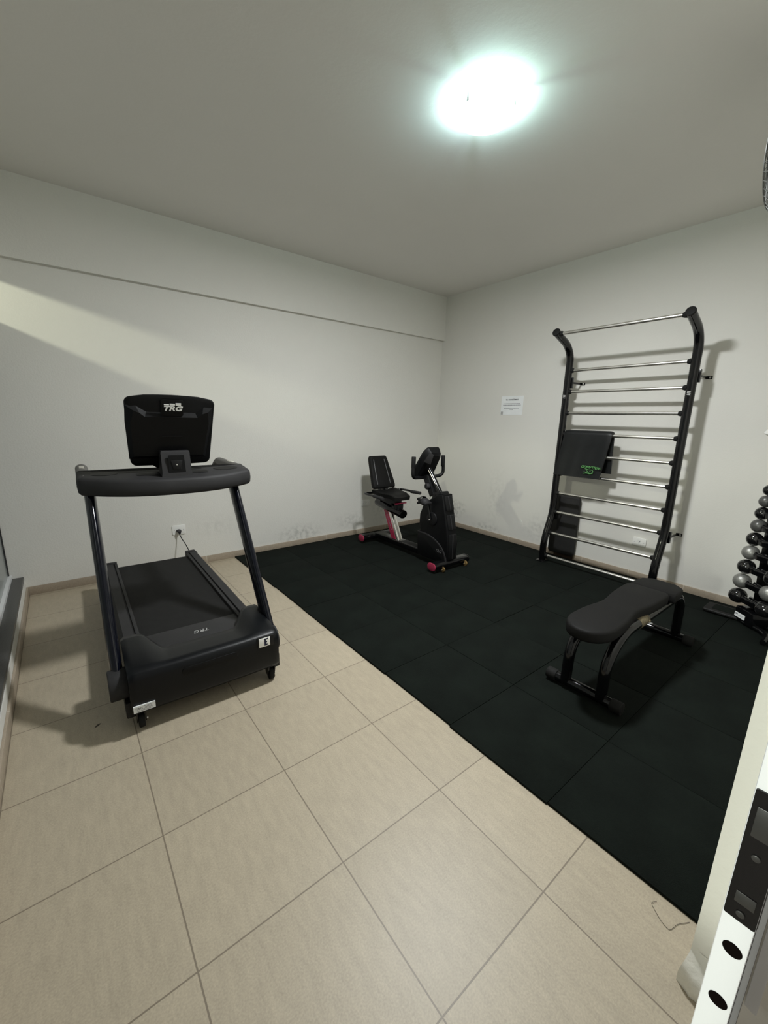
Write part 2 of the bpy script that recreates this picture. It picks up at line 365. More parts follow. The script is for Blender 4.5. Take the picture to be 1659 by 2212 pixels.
# ------------------------------------------------------------------ rubber floor mats
ORD = ['1st', '2nd', '3rd', '4th', '5th', '6th', '7th', '8th']
XM = [-2.890, -2.374, -1.866, -1.358, -.850, -.342, -.014]
YM = [-.014, -.470, -.980, -1.490, -2.000, -2.510, -3.020, -3.530, -4.028]
mats = {}
for i in range(6):
    for j in range(8):
        x0, x1, y1, y0 = XM[i], XM[i + 1], YM[j], YM[j + 1]
        if i == 0: x0 += (-.004, -.006, .0, -.003, .0, .004, -.004, .0)[j]
        if (x0, j) and i == 0 and j == 0: x0 -= .02
        g = .0009; h = .0115 + random.uniform(-.0012, .0008)
        o = obj('rubber_mat', MB().box((-(x1 - x0) / 2 + g, -(y1 - y0) / 2 + g, 0), ((x1 - x0) / 2 - g, (y1 - y0) / 2 - g, h), .0014), M['rubber'])
        o.location = ((x0 + x1) / 2, (y0 + y1) / 2, .0003)
        row = 'row along back wall' if j == 0 else ('row along front wall' if j == 7 else ORD[j] + ' row from back wall')
        colm = 'edge column beside the beige tiles' if i == 0 else ('narrow column against the right wall' if i == 5 else ORD[i] + ' column from the beige tiles')
        tag(o, 'dark green rubber floor mat, %s, %s' % (colm, row), 'floor mat', 'dark green rubber floor mats')
MATZ = .0118

# ------------------------------------------------------------------ treadmill
P0 = Vector((-3.745, -2.2, 0)); TH = -.02
def toL(w):
    d = Vector(w) - P0; c, s = math.cos(TH), math.sin(TH); return Vector((c * d.x + s * d.y, -s * d.x + c * d.y, d.z))
T = thing('treadmill', 'large black treadmill standing on the beige tiles with its back end towards the wall', 'treadmill', P0, TH)
def sm(a, b, x):
    t = max(0., min(1., (x - a) / (b - a))); return t * t * (3 - 2 * t)
HW = .352
rows = []
for k in range(49):
    u = -HW + 2 * HW * k / 48; a = abs(u)
    e = sm(.165, .275, a); rnd = max(0, (a - .335) / .017)
    zr = .298 - .006 * rnd; zb = .096
    vf = .006 * rnd ** 2 + .006 * (a / HW) ** 4
    vb = .215 + .125 * e; zt = .288 + .050 * e - .012 * rnd ** 2
    rows.append([(u, vf + .05, zb - .012), (u, vf + .012, zb), (u, vf, zb + .02), (u, vf - .002, .2), (u, vf, zr - .035), (u, vf + .006, zr - .012), (u, vf + .022, zr + .002),
                 (u, vf + .06, zr + .004 + .006 * e), (u, vb - .05, zt + .004 * e), (u, vb - .012, zt), (u, vb, zt - .012), (u, vb + .006, .235), (u, vb + .01, .12), (u, .2, .09)])
hd = MB().grid(rows)
hd.f.append(list(range(14))); hd.f.append([48 * 14 + k for k in range(14)][::-1])
hd.grid([[r[0] for r in rows], [r[13] for r in rows]])
obj('motor_hood', hd, M['hood'], T, sharp=50)
g = MB().prism(rrect(-.135, .125, .222, .262, .018), -.0035, .012, 'xz', .002)
obj('hand_slot_shade', g, M['screen_black'], T)  # flat plate, its darker colour stands in for the shade in the slot
bd = MB().prism(rrect(.232, .322, .236, .296, .008), .0, .012, 'xz', .001, mtx=Matrix.Translation((0, -.0015, 0)))
bz = obj('badge_recess', bd, M['plastic'], T)
bp_ = obj('badge', MB().box((.240, -.0042, .242), (.300, -.001, .292), .0008), M['white'], bz)
o = MB().box((.268, -.0052, .247), (.277, -.0038, .288))
for z, l in ((.284, .021), (.268, .015), (.252, .017)): o.box((.268, -.0052, z - .004), (.268 + l, -.0038, z + .004))
obj('badge_mark', o, M['navyprint'], bz)
# belt: a loop over two rollers
prof = [(.40, .115)] + [(.40 - .0 + .065 * 0, .115)] + [(.40, .245)]
prof = [(.38, .245), (1.745, .245)] + [(1.745 + .06 * math.sin(t), .185 + .06 * math.cos(t)) for t in [PI * k / 10 for k in range(1, 10)]] + [(1.745, .125), (.38, .125)]
obj('running_belt', MB().prism(prof, -.253, .253, 'yz'), M['belt'], T)
obj('belt_cover', MB().prism([(.20, .262), (.45, .2495), (.452, .240), (.20, .235)], -.252, .252, 'yz', .0015), M['plastic_soft'], T)
text('belt_cover_print', 'TRG', .040, frame((.035, .335, .2565), (-1, 0, 0), (0, -1, -.05)), M['dimwhite'], T, shear=.25, space=1.1)
for s in (1, -1):
    sec = [(.2535, .15), (.2535, .262), (.262, .264), (.270, .263), (.2725, .254), (.279, .254), (.2815, .266), (.328, .266), (.346, .245), (.350, .14), (.30, .12)]
    rail = MB().prism([(s * a, b) for a, b in sec], .30, 1.822, 'xz')
    rl = obj('side_rail', rail, M['plastic_soft'], T)
    obj('end_cap', MB().prism([(s * a, b - .001 if b > .2 else b) for a, b in ((.2545, .13), (.2545, .272), (.329, .272), (.349, .249), (.352, .135))], 1.80, 1.838, 'xz', .004), M['plastic_soft'], rl)
    # uprights: flat-oval steel tubes leaning back
    ux = .360 if s > 0 else .385
    pts = [(s * ux, .13, .19), (s * ux, .70, 1.03)]
    up = obj('upright', MB().tube(pts, 1., 24, flat=(.056, .026), up=(0, 1, 0)), M['navy'], T)
    obj('pivot_cover', MB().cyl((s * .345, .13, .205), (s * (.382 if s > 0 else .425), .13, .205), .072, 40, .008), M['plastic_soft'], T)
    obj('foot_bracket', MB().box((s * .352 - .02, .05, .06), (s * .352 + .02, .21, .14), .006), M['plastic'], T)
    # handrail running towards the runner
    hx = .425 if s > 0 else .402; hv = 1.22 if s > 0 else 1.10
    hp = fillet([(s * hx, .66, 1.095), (s * hx, .80, 1.110), (s * hx, hv, 1.115), (s * (hx - .006), hv + .05, 1.075)], .05)
    hr = obj('handrail', MB().tube(hp, .028, 20, flat=(.9, 1.1)), M['handgrip'], T)
    obj('pulse_grip', MB().box((s * hx - .012, .88, 1.131), (s * hx + .012, .98, 1.1395), .003), M['chrome'], hr)
    # front casters
    cu, cv = (.316 * s), .052
    cst = obj('caster', MB().cyl((cu - .013, cv, .034), (cu + .013, cv, .034), .034, 28, .006), M['rubber_cap'], T)
    obj('fork', MB().prism([(cv - .03, .105), (cv + .045, .105), (cv + .02, .03), (cv - .012, .03)], cu - .02, cu - .015, 'yz').prism([(cv - .03, .105), (cv + .045, .105), (cv + .02, .03), (cv - .012, .03)], cu + .015, cu + .02, 'yz').box((cu - .03, cv - .035, .092), (cu + .03, cv + .05, .106), .003), M['steel'], cst)
    obj('axle_bolt', MB().cyl((cu + .02, cv + .002, .034), (cu + .027, cv + .002, .034), .006, 12, .001), M['chrome'], cst)
    obj('rear_foot', MB().cyl((s * .30, 1.70, .0), (s * .30, 1.70, .14), .02, 20, .004), M['rubber_cap'], T)
obj('deck_frame', MB().box((-.25, .22, .09), (.25, 1.72, .122), .004), M['steel'], T)
# console shelf, bowed towards the front
cf = []
n = 28
for k in range(n + 1):
    u = -.432 + .885 * k / n; a = (u - .0105) / .4425; cf.append((u, .505 + .115 * abs(a) ** 2.4))
back = [(.453 - .885 * k / n, .735 + .055 * abs(1 - 2 * k / n) ** 3) for k in range(n + 1)]
poly = [(u, v) for u, v in cf] + back
_pp = fillet([(-.0, .505, 0)] + [(u, v, 0) for u, v in cf[16:]] + [(u, v, 0) for u, v in back] + [(u, v, 0) for u, v in cf[:15]], .03, 5)
poly = [(p.x, p.y) for p in _pp[1:-1]]
sh = MB()
def ring(poly, off, z, cx=0., cy=.65):
    out = []
    m = len(poly)
    for i in range(m):
        p = Vector(poly[i]); a = Vector(poly[i - 1]); b = Vector(poly[(i + 1) % m]); t = (b - a).normalized(); nrm = Vector((t.y, -t.x))
        q = p - nrm * off; out.append((q.x, q.y, z))
    return out
rows = [ring(poly, .03, 1.008), ring(poly, .010, 1.012), ring(poly, .0, 1.024), ring(poly, -.003, 1.055), ring(poly, .0, 1.088), ring(poly, .006, 1.098), ring(poly, .018, 1.103)]
sh.grid(rows, True); m_ = len(poly)
sh.f.append([6 * m_ + i for i in range(m_)]); sh.f.append([i for i in range(m_)][::-1])
for p in sh.v: p.z += (p.y - .53) * .13
con = obj('console_shelf', sh, M['plastic_soft'], T, sharp=45)
TILT = Matrix(((1, 0, 0, 0), (0, 1, 0, 0), (0, .13, 1, -.53 * .13), (0, 0, 0, 1)))
for u0, u1 in ((-.375, -.25), (.245, .39)):
    c_ = (u0 + u1) / 2
    obj('cup_recess_shade', MB().prism([(c_ + (u1 - u0) / 2 * math.cos(t), .68 + .038 * math.sin(t)) for t in [2 * PI * k / 28 for k in range(28)]], 1.1005, 1.1048, 'xy', mtx=TILT), M['screen_black'], con)  # flat dark inlay, shade of a cup hollow put into the colour
obj('tray_recess_shade', MB().prism(rrect(-.17, -.065, .60, .665, .015), 1.1005, 1.1048, 'xy', mtx=TILT), M['screen_black'], con)  # flat dark inlays, shade of the tray hollows put into the colour
obj('tray_recess_shade', MB().prism(rrect(.10, .20, .60, .665, .015), 1.1005, 1.1048, 'xy', mtx=TILT), M['screen_black'], con)
# neck that carries the screen
nk = MB()
def trap(z, w, v0, v1): return [(.022 - w, v0, z), (.022 + w, v0, z), (.022 + w, v1, z), (.022 - w, v1, z)]
nk.grid([trap(1.098, .080, .545, .66), trap(1.13, .074, .552, .655), trap(1.235, .073, .568, .63), trap(1.245, .070, .572, .63)], True)
nk.f.append([0, 1, 2, 3]); nk.f.append([12, 13, 14, 15])
nko = obj('neck', nk, M['plastic_soft'], T, sharp=25)
obj('neck_recess_shade', MB().prism([(-.022, 1.122), (.066, 1.122), (.061, 1.222), (-.017, 1.222)], .0, .006, 'xz', mtx=frame((0, .545, 0), (1, 0, 0), (0, 1, 0)) @ Matrix.Translation((0, .006, 0))), M['screen_black'], nko)  # flat dark plate in place of a shaded hollow in the neck
obj('neck_block', MB().prism([(.002, 1.143), (.042, 1.143), (.052, 1.195), (-.008, 1.195)], .548, .56, 'xz', .002), M['plastic'], nko)
obj('neck_screw', MB().cyl((.022, .5475, 1.17), (.022, .5495, 1.17), .0035, 12), M['chrome'], nko)
# screen shell
def outl(s, dz=0., top=.225, bot=.2, off=0.):
    pts = []
    c0 = .021
    def arc(cx, cz, r, a0, a1, n=6): return [(cx + r * math.cos(math.radians(a0 + (a1 - a0) * k / n)), cz + r * math.sin(math.radians(a0 + (a1 - a0) * k / n))) for k in range(n + 1)]
    t = top - off; b = bot - off; z1 = 1.541 - off; z0 = 1.158 + off; r = .032
    pts += arc(c0 + t - r, z1 - .014 - r, r, 5, 80)
    pts += [(c0 + t * x, z1 - .012 * x ** 2) for x in (.6, .3, 0, -.3, -.6)]
    pts += arc(c0 - t + r, z1 - .014 - r, r, 100, 175)
    pts += arc(c0 - b + r + .003, z0 + r, r, 183, 262)
    pts += [(c0 - .10, z0 + .000), (c0 - .075, z0 - .018), (c0 + .075, z0 - .018), (c0 + .10, z0 + .002)]
    pts += arc(c0 + b - r - .003, z0 + r + .004, r, 278, 357)
    return pts
LEAN = .41; V0 = .062
def lay(off, v, lean=.03): return [(x, v + V0 - (z - 1.17) * LEAN, z) for x, z in outl(1, off=off, bot=.208, top=.218)]
scr = MB(); rows = [lay(.006, .642), lay(.0, .636), lay(.0, .612), lay(.005, .603), lay(.02, .597)]
L_ = len(rows[0]); scr.grid(rows, True); scr.f.append(list(range(L_))); scr.f.append([4 * L_ + k for k in range(L_)])
so = obj('screen_shell', scr, M['screen_black'], T, sharp=30)
# raised central back with sloping shoulders
def bk(v, pts): return [(x - .026, v + V0 - (z - 1.17) * LEAN, z) for x, z in pts]
outer = [(-.165, 1.20), (-.175, 1.40), (-.172, 1.482), (-.125, 1.487), (-.075, 1.455), (.16, 1.455), (.205, 1.487), (.252, 1.482), (.25, 1.40), (.225, 1.20)]
inner = [(-.145, 1.215), (-.152, 1.39), (-.135, 1.455), (-.11, 1.445), (-.085, 1.425), (.17, 1.425), (.195, 1.445), (.225, 1.455), (.23, 1.39), (.205, 1.215)]
rb = MB(); rb.grid([bk(.600, outer), bk(.578, inner)], True); rb.f.append([10 + k for k in range(10)])
obj('back_cover', rb, M['screen_black'], so, sharp=20)
def onback(x, z, d=.0): return (x, .578 + V0 - (z - 1.17) * LEAN - d, z)
BT = Vector((0, -LEAN, 1)).normalized()
lx, lz = .017, 1.480
obj('logo_panel', MB().prism(rrect(-.055, .055, -.045, .045, .012), -.002, .004, 'xy', .001, mtx=frame(onback(lx, 1.474, -.004), (1, 0, 0), BT)), M['screen_black'], so)
obj('ridge_line', MB().box((-.05, -.0015, -.004), (.05, .0015, .004), .001, mtx=frame(onback(lx, 1.325), (1, 0, 0), BT)), M['plastic'], so)
lf0 = frame(onback(lx, lz, .0025), (1, 0, 0), BT)
text('logo_print', 'TRG', .036, lf0 @ Matrix.Translation((0, -.010, .003)) @ Matrix.Diagonal((1.3, 1, 1, 1)), M['white'], so, shear=.25, space=1.0, offset=.0014)
for dx0, dx1, h in ((-.042, -.016, .005), (-.0125, .013, .0085), (.0165, .044, .0125)):
    obj('logo_bar', MB().box((lx - .017 + dx0 * .95, .0085, .001), (lx - .017 + dx1 * .95, .0085 + h, .004), mtx=lf0), M['white'], so)
# rating sticker low on the hood front
st = obj('rating_label', MB().box((-.346, -.004, .113), (-.258, .004, .145)), M['paper'], T); st['label'] = 'white rating label'
text('label_print', 'TRG', .016, frame((-.326, -.0042, .131), (1, 0, 0), (0, 0, 1)), M['ink'], st, shear=.25)
o = MB()
for z, a, b in ((.138, -.31, -.27), (.132, -.305, -.276), (.126, -.312, -.272), (.119, -.34, -.275)): o.box((a + .004, -.0046, z - .001), (b + .004, -.0039, z + .001))
obj('label_lines', o, M['greyink'], st)
# power cord up to the wall outlet
cp = [toL(p) for p in ((-3.421, -.05, .360), (-3.421, -.052, .335), (-3.412, -.09, .30), (-3.40, -.17, .262), (-3.395, -.26, .225), (-3.40, -.38, .19))]
cd = obj('power_cord', MB().tube(spline(cp, 8), .0042, 10), M['cord'], T)
pa, pb = toL((-3.421, -.014, .368)), toL((-3.421, -.052, .362))
obj('plug', MB().tube([pa, pa.lerp(pb, .5), pb, toL((-3.421, -.056, .345))], [.019, .017, .012, .006], 16, flat=(.7, 1.2)), M['cord'], cd)

# ------------------------------------------------------------------ recumbent exercise bike
B = thing('exercise_bike', 'black recumbent exercise bike with crimson seat post in the far corner', 'exercise bike', (-1.31, -1.53, MATZ))
Z0 = MATZ
def tubecap(name, v, wheels):
    stad = rrect(v - .051, v + .051, .026, .098, .0345, 8)
    f = obj(name, MB().prism(stad, -.235, .235, 'yz', .003), M['steel'], B)
    for s in (-1, 1):
        c = obj('end_cap', MB().prism([(a + (a - v) * .04, b + (b - .062) * .04) for a, b in stad], s * .234, s * .247, 'yz', .003), M['redcap'] if s < 0 else M['steel'], f)
        if s < 0: c['label'] = 'crimson end cap'
        if wheels:
            x = (-.135, .185)[s > 0]
            w = obj('transport_wheel', MB().cyl((x - .008, v - .05, .028), (x + .008, v - .05, .028), .028, 24, .004), M['brass'], f)
            obj('wheel_fork', MB().box((x - .022, v - .055, .02), (x - .012, v - .02, .05), .003), M['steel'], w)
            obj('wheel_bolt', MB().cyl((x - .024, v - .05, .028), (x - .008, v - .05, .028), .006, 12), M['chrome'], w)
    for s in (-1, 1): obj('pad_foot', MB().cyl((s * .2, v, -.0), (s * .2, v, .032), .016, 16), M['rubber_cap'], f)
tubecap('front_foot', 0, True); tubecap('rear_foot', 1.17, False)
obj('main_beam', MB().box((-.058, .02, .045), (.058, 1.17, .108), .008), M['steel'], B)
obj('tread_strip', MB().box((-.045, .37, .1075), (.045, .70, .1095), .0008), M['rubber_cap'], B)
# seat post: silver extrusion with crimson decal
def postrow(z, v, w=.036, d=.068): return rrect(-w, w, v - d, v + d, .018, 4)
pr = [[(x, y, z) for x, y in postrow(z, v)] for z, v in ((.105, .805), (.27, .89), (.455, .985))]
pm = MB().grid(pr, True); L_ = len(pr[0]); pm.f.append(list(range(L_))); pm.f.append([2 * L_ + k for k in range(L_)])
po = obj('seat_post', pm, M['silver_post'], B); po['label'] = 'silver post'
dec = MB().prism([(.81 - .026, .110), (.81 + .048, .110), (.973 + .048, .43), (.973 - .026, .43)], -.0385, -.0355, 'yz')
dc = obj('decal', dec, M['red'], po); dc['label'] = 'crimson decal'
o = MB()
for k in range(9):
    z = .20 + .022 * k; v = .821 + (z - .115) * .51
    o.box((-.0392, v - .006, z), (-.0383, v + .006, z + .012))
obj('decal_print', o, M['greyink'], po)
# sloping seat rail
ra, rb_ = Vector((0, 1.175, .475)), Vector((0, .705, .405))
dr = (rb_ - ra).normalized()
obj('seat_rail', MB().tube([ra, ra + dr * .008, rb_ - dr * .008, rb_], [.056, .06, .06, .056], 4 * 4, flat=(.8, .9), up=(0, 0, 1)), M['steel'], B)
car = obj('seat_carriage', MB().prism([(.80, .475), (1.12, .52), (1.10, .575), (.80, .565)], -.05, .05, 'yz', .006), M['plastic'], B)
obj('adjust_lever', MB().box((-.075, .755, .515), (.085, .79, .527), .005), M['red'], car)['label'] = 'crimson lever'
obj('lever_bracket', MB().box((-.05, .77, .45), (.05, .86, .52), .006), M['plastic'], car)
# seat cushion with upturned sides
rows = []
for i in range(15):
    t = i / 14; v = .735 + .345 * t
    w = .115 + .052 * sm(0, .6, t); zt = .612 + .02 * sm(.5, 1, t) - .02 * sm(.25, 0, t)
    top = [(w * (-1 + 2 * k / 16), v, zt + .022 * (abs(-1 + 2 * k / 16)) ** 3 - .012 * max(0, abs(-1 + 2 * k / 16) - .85) / .15) for k in range(17)]
    bot = [(w * .93 * (1 - 2 * k / 16), v, zt - .034) for k in range(17)]
    rows.append(top + bot)
se = MB().grid(rows, True); se.f.append(list(range(34))); se.f.append([14 * 34 + k for k in range(34)])
obj('seat', se, M['vinyl'], B, sharp=60)
# backrest, leaning back, wider at the bottom
rows = []
def backpt(wf, zf, off):
    z = .648 + .362 * zf; v = 1.062 + .152 * zf
    w = (.165 - .042 * zf); return (wf * w, v + off * .95 - .012 * abs(wf) ** 2 * 0, z + off * -.28)
for side, off in ((0, -.028), (1, .028)):
    pass
bo = rrect(-1, 1, 0, 1, .14, 6)
lays = []
for off, ins in ((.026, .10), (.022, .03), (.0, .0), (-.022, .03), (-.03, .10)):
    lays.append([backpt(x * (1 - ins), .5 + (z - .5) * (1 - ins), off) for x, z in [(a, b) for a, b in bo]])
bk_ = MB().grid(lays, True); L_ = len(bo); bk_.f.append(list(range(L_))); bk_.f.append([4 * L_ + k for k in range(L_)])
bko = obj('backrest', bk_, M['vinyl'], B, sharp=60)
for x0, x1 in ((-.68, -.60), (.50, .58)):
    sb = MB().grid([[backpt(x0, z / 8, -.0312) for z in range(1, 8)], [backpt((x0 + x1) / 2, z / 8, -.034) for z in range(1, 8)], [backpt(x1, z / 8, -.0312) for z in range(1, 8)]])
    obj('piping', sb, M['piping'], bko)
obj('back_bracket', MB().prism([(1.03, .56), (1.11, .56), (1.13, .72), (1.07, .72)], -.05, .05, 'yz', .004), M['steel'], B)
obj('side_handle_bar', MB().tube(fillet([(-.27, .80, .606), (-.275, 1.09, .612), (-.14, 1.11, .60), (.14, 1.11, .60), (.275, 1.09, .612), (.27, .80, .618)], .06), .0125, 14), M['steel'], B)
for s in (-1, 1): obj('side_grip', MB().cyl((s * .27, .735, .61 + (.006 if s > 0 else -.006)), (s * .273, .90, .61), .0185, 18, .005), M['plastic_soft'], B)
# flywheel shroud
side = [(.375, .05), (.385, .30), (.355, .335), (.372, .40), (.368, .49), (.33, .58), (.27, .645), (.19, .69), (.12, .735), (.06, .735), (.02, .56), (-.02, .40), (-.045, .25), (-.03, .06)]
obj('shroud', MB().prism(side, -.078, .062, 'yz', .014, 3), M['screen_black'], B)
# stacked nose panels on the front
for (z0, z1, v0, v1) in ((.578, .728, .022, .062), (.392, .548, -.014, .020), (.10, .362, -.036, -.030)):
    obj('nose_panel', MB().prism([(v0 + .05, z0), (v0 - .014, z0 + .008), (v1 - .012, z1 - .008), (v1 + .05, z1)], -.058, .045, 'yz', .007), M['plastic'], B)
    obj('nose_ridge', MB().prism([(v0 + .05, z0), (v0 - .022, z0 + .012), (v1 - .020, z1 - .01), (v1 + .05, z1)], -.018, -.008, 'yz', .003), M['plastic_soft'], B)
# lower side cover with arched rim
arc = [(.372, .30)] + [(.372 - .385 * (1 - math.cos(t)) * 1.0, .075 + .235 * math.cos(t) ** .9 if math.cos(t) > 0 else .075) for t in [0]]
def archp(r): 
    out = []
    for k in range(15):
        t = PI / 2 * k / 14; out.append((.30 - (.325 + r) * math.sin(t), .07 + (.232 + r) * math.cos(t)))
    return out
cov = [(.368, .06), (.378, .302)] + archp(0) + [(-.02, .06)]
for sx in (-1, 1):
    x0, x1 = ((-.086, -.075) if sx < 0 else (.06, .07))
    sc_ = obj('side_cover', MB().prism(cov, x0, x1, 'yz', .003), M['screen_black'], B)
    rim = [(.378, .302)] + archp(0); rim2 = archp(.012)[::-1] + [(.378, .314)]
    obj('cover_rim', MB().prism(rim + rim2, x0 - .003 if sx < 0 else x0, x1 + (.003 if sx > 0 else 0), 'yz'), M['plastic_soft'], sc_)
    if sx < 0: text('cover_print', 'TRG', .044, frame((-.0865, .072, .172), (0, -1, 0), (0, 0, 1)), M['greyprint'], sc_, shear=.25)
# crank and pedals
cx_, cv_, cz_ = -.082, .185, .475
obj('crank_disc', MB().tube([(-.076, cv_, cz_), (-.088, cv_, cz_), (-.092, cv_, cz_)], [.07, .066, .05], 32), M['plastic'], B)
for s, pv, pz in ((-1, .222, .625), (1, .148, .325)):
    xa = -.10 if s < 0 else .082
    cr = obj('crank_arm', MB().tube([(xa, cv_, cz_), (xa + s * .006, pv, pz)], [.013, .011], 12, flat=(1, .6)), M['steel'], B)
    obj('crank_bolt', MB().cyl((xa + s * .004, cv_ + .004, cz_ - .006), (xa + s * .014, cv_ + .004, cz_ - .006), .009, 16, .002), M['chrome'], cr)
    xp = xa + s * .055
    pd = MB().box((xp - .045, pv - .055, pz + .004), (xp + .045, pv + .055, pz + .03), .008, 3)
    pd.ball((xp, pv + .0, pz + .026), .062, 20, 12, (.78, .85, .62))
    po_ = obj('pedal', pd, M['plastic_soft'], B)
    obj('pedal_strap', MB().tube(spline([(xp - .048, pv + .02, pz + .02), (xp - .04, pv + .035, pz + .055), (xp, pv + .04, pz + .068), (xp + .04, pv + .035, pz + .055), (xp + .048, pv + .02, pz + .02)], 6), .012, 10, flat=(.35, 1.6)), M['plastic'], po_)
    for q in (-.02, .02): obj('strap_buckle', MB().cyl((xp - .05, pv + .045, pz + .03 + q), (xp - .02, pv + .062, pz + .03 + q), .012, 12, .003), M['plastic'], po_)
obj('brake_wire', MB().tube(spline([(-.05, .26, .66), (-.055, .24, .70), (-.06, .19, .725), (-.05, .175, .68)], 8), .0018, 6), M['steel'], B)
# mast, tilt bracket, knob
obj('shroud_neck', MB().prism([(.08, .68), (.24, .66), (.21, .735), (.10, .76)], -.055, .05, 'yz', .012), M['plastic'], B)
ms = Vector((0, .145, .70)); mt = Vector((0, .345, .955))
obj('mast', MB().tube([ms, mt], .033, 20, flat=(.85, .8), up=(0, 1, 0)), M['steel'], B)
for dx, dv in ((-.0235, -.010),): obj('mast_highlight_strip', MB().tube([ms.lerp(mt, .42) + Vector((dx, dv, .012)), mt + Vector((dx, dv, .0))], .0042, 8), M['chrome'], B)  # bright strip stands in for the highlight on the upper mast
obj('tilt_bracket', MB().prism([(.215, .70), (.275, .68), (.385, .86), (.37, .90), (.32, .90)], -.04, .035, 'yz', .008), M['plastic'], B)
kn = obj('tilt_knob', MB().cyl((-.075, .30, .785), (-.038, .29, .785), .032, 24, .008), M['plastic_soft'], B)
obj('knob_ring', MB().tube([(-.0765, .3005, .785), (-.0745, .30, .785)], .014, 20), M['rubber_cap'], kn)
# console head
def conr(off, ins):
    up = Vector((0, -.17, .285)).normalized(); nrm = Vector((0, up.z, -up.y))
    base = Vector((.0, .455, .878)); out = []
    for x, t in (( -.125, .0), (-.132, .05), (-.112, .27), (-.088, .318), (-.07, .333), (.07, .333), (.088, .318), (.112, .27), (.132, .05), (.125, 0.)):
        xx = x * (1 - ins); tt = .165 + (t - .165) * (1 - ins * .8)
        p = base + up * tt + nrm * off; out.append((xx + p.x, p.y, p.z))
    return out
lays = [conr(.020, .05), conr(.016, .0), conr(.0, .0), conr(-.006, .02), conr(-.05, .16), conr(-.07, .36)]
cm = MB().grid(lays, True); cm.f.append(list(range(10))); cm.f.append([50 + k for k in range(10)])
co = obj('console', cm, M['screen_black'], B, sharp=25)
sd = MB().grid([[conr(-.0085, .03)[1], conr(-.0085, .03)[2]], [conr(-.043, .15)[1], conr(-.043, .15)[2]]])
obj('side_panel', MB().prism([(0, 0), (.12, .01), (.125, .055), (.02, .075)], 0, .004, 'xy', .001, mtx=frame((-.118, .300, 1.03), (.02, -.55, .83), (.35, -.75, -.4))), M['plastic_soft'], co)
hb = fillet([(-.205, .35, 1.075), (-.215, .345, .875), (-.10, .39, .862), (.10, .39, .862), (.215, .345, .875), (.205, .35, 1.075)], .075)
hbo = obj('handlebar', MB().tube(hb, .0175, 16), M['plastic'], B)
for s in (-1, 1): obj('foam_grip', MB().cyl((s * .2062, .35, .965), (s * .2045, .35, 1.08), .0215, 18, .005), M['plastic'], hbo)

# ------------------------------------------------------------------ wall bars
WB = thing('wall_bars', 'tall black stall bars with shining chrome rungs fixed to the right wall', 'wall bars', (-.206, -2.457, MATZ))
def wl(x, y, z): return (x + .206, y + 2.457, z - MATZ)
for y in (-1.94, -2.975):
    s = 1 if y > -2.4 else -1
    path = fillet([wl(-.305, y, .016), wl(-.312, y, .24), wl(-.206, y, .52), wl(-.206, y, 2.075), wl(-.285, y, 2.17), wl(-.50, y, 2.252)], .10, 8)
    p = obj('post', MB().tube(path, .033, 24), M['steel'], WB)
    e = Vector(wl(-.50, y, 2.252)); d = Vector((-.215, 0, .082)).normalized()
    obj('post_end_cap', MB().cyl(e - d * .004, e + d * .014, .0355, 24, .006), M['rubber_cap'], p)
    obj('foot_plate', MB().box(wl(-.36, y - .045, MATZ), wl(-.25, y + .045, .02), .002), M['steel'], p)
    for z in (1.83, .507):
        yy = y - s * -.0 + (-.033 if s < 0 else -.033)
        br = obj('wall_bracket', MB().box(wl(-.20, y - .045, z - .05), wl(-.172, y - .025, z + .05), .002).box(wl(-.175, y - .042, z - .008), wl(-.004, y - .030, z + .008), .001).box(wl(-.006, y - .075, z - .012), wl(-.0005, y - .028, z + .012), .001), M['steel'], p)
        obj('bracket_bolt', MB().cyl(wl(-.014, y - .06, z), wl(-.004, y - .06, z), .007, 12, .001), M['chrome'], br)
    stk = MB()
    for k in range(3): stk.prism([(y + .0 + .012, 1.715 - k * .012), (y - .012, 1.711 - k * .012), (y - .012, 1.705 - k * .012), (y + .012, 1.709 - k * .012)], -.2400, -.2388, 'yz', mtx=Matrix.Translation((.206, 2.457, -MATZ)))
    obj('sticker', stk, M['dimwhite'], p)
RZ = [(-.475, 2.241), (-.206, 1.943), (-.206, 1.743), (-.206, 1.541), (-.206, 1.339), (-.206, 1.138), (-.206, .936), (-.206, .736), (-.206, .536), (-.262, .318), (-.298, .074)]
for x, z in RZ:
    r = obj('rung', MB().cyl(wl(x, -1.965, z), wl(x, -2.95, z), .0152, 20), M['chrome'], WB)
    for y0, y1 in ((-1.965, -1.995), (-2.95, -2.92)):
        obj('collar', MB().tube([wl(x, y0, z), wl(x, (y0 + y1) / 2, z), wl(x, y1, z)], [.024, .022, .0165], 16), M['rubber_cap'], r)

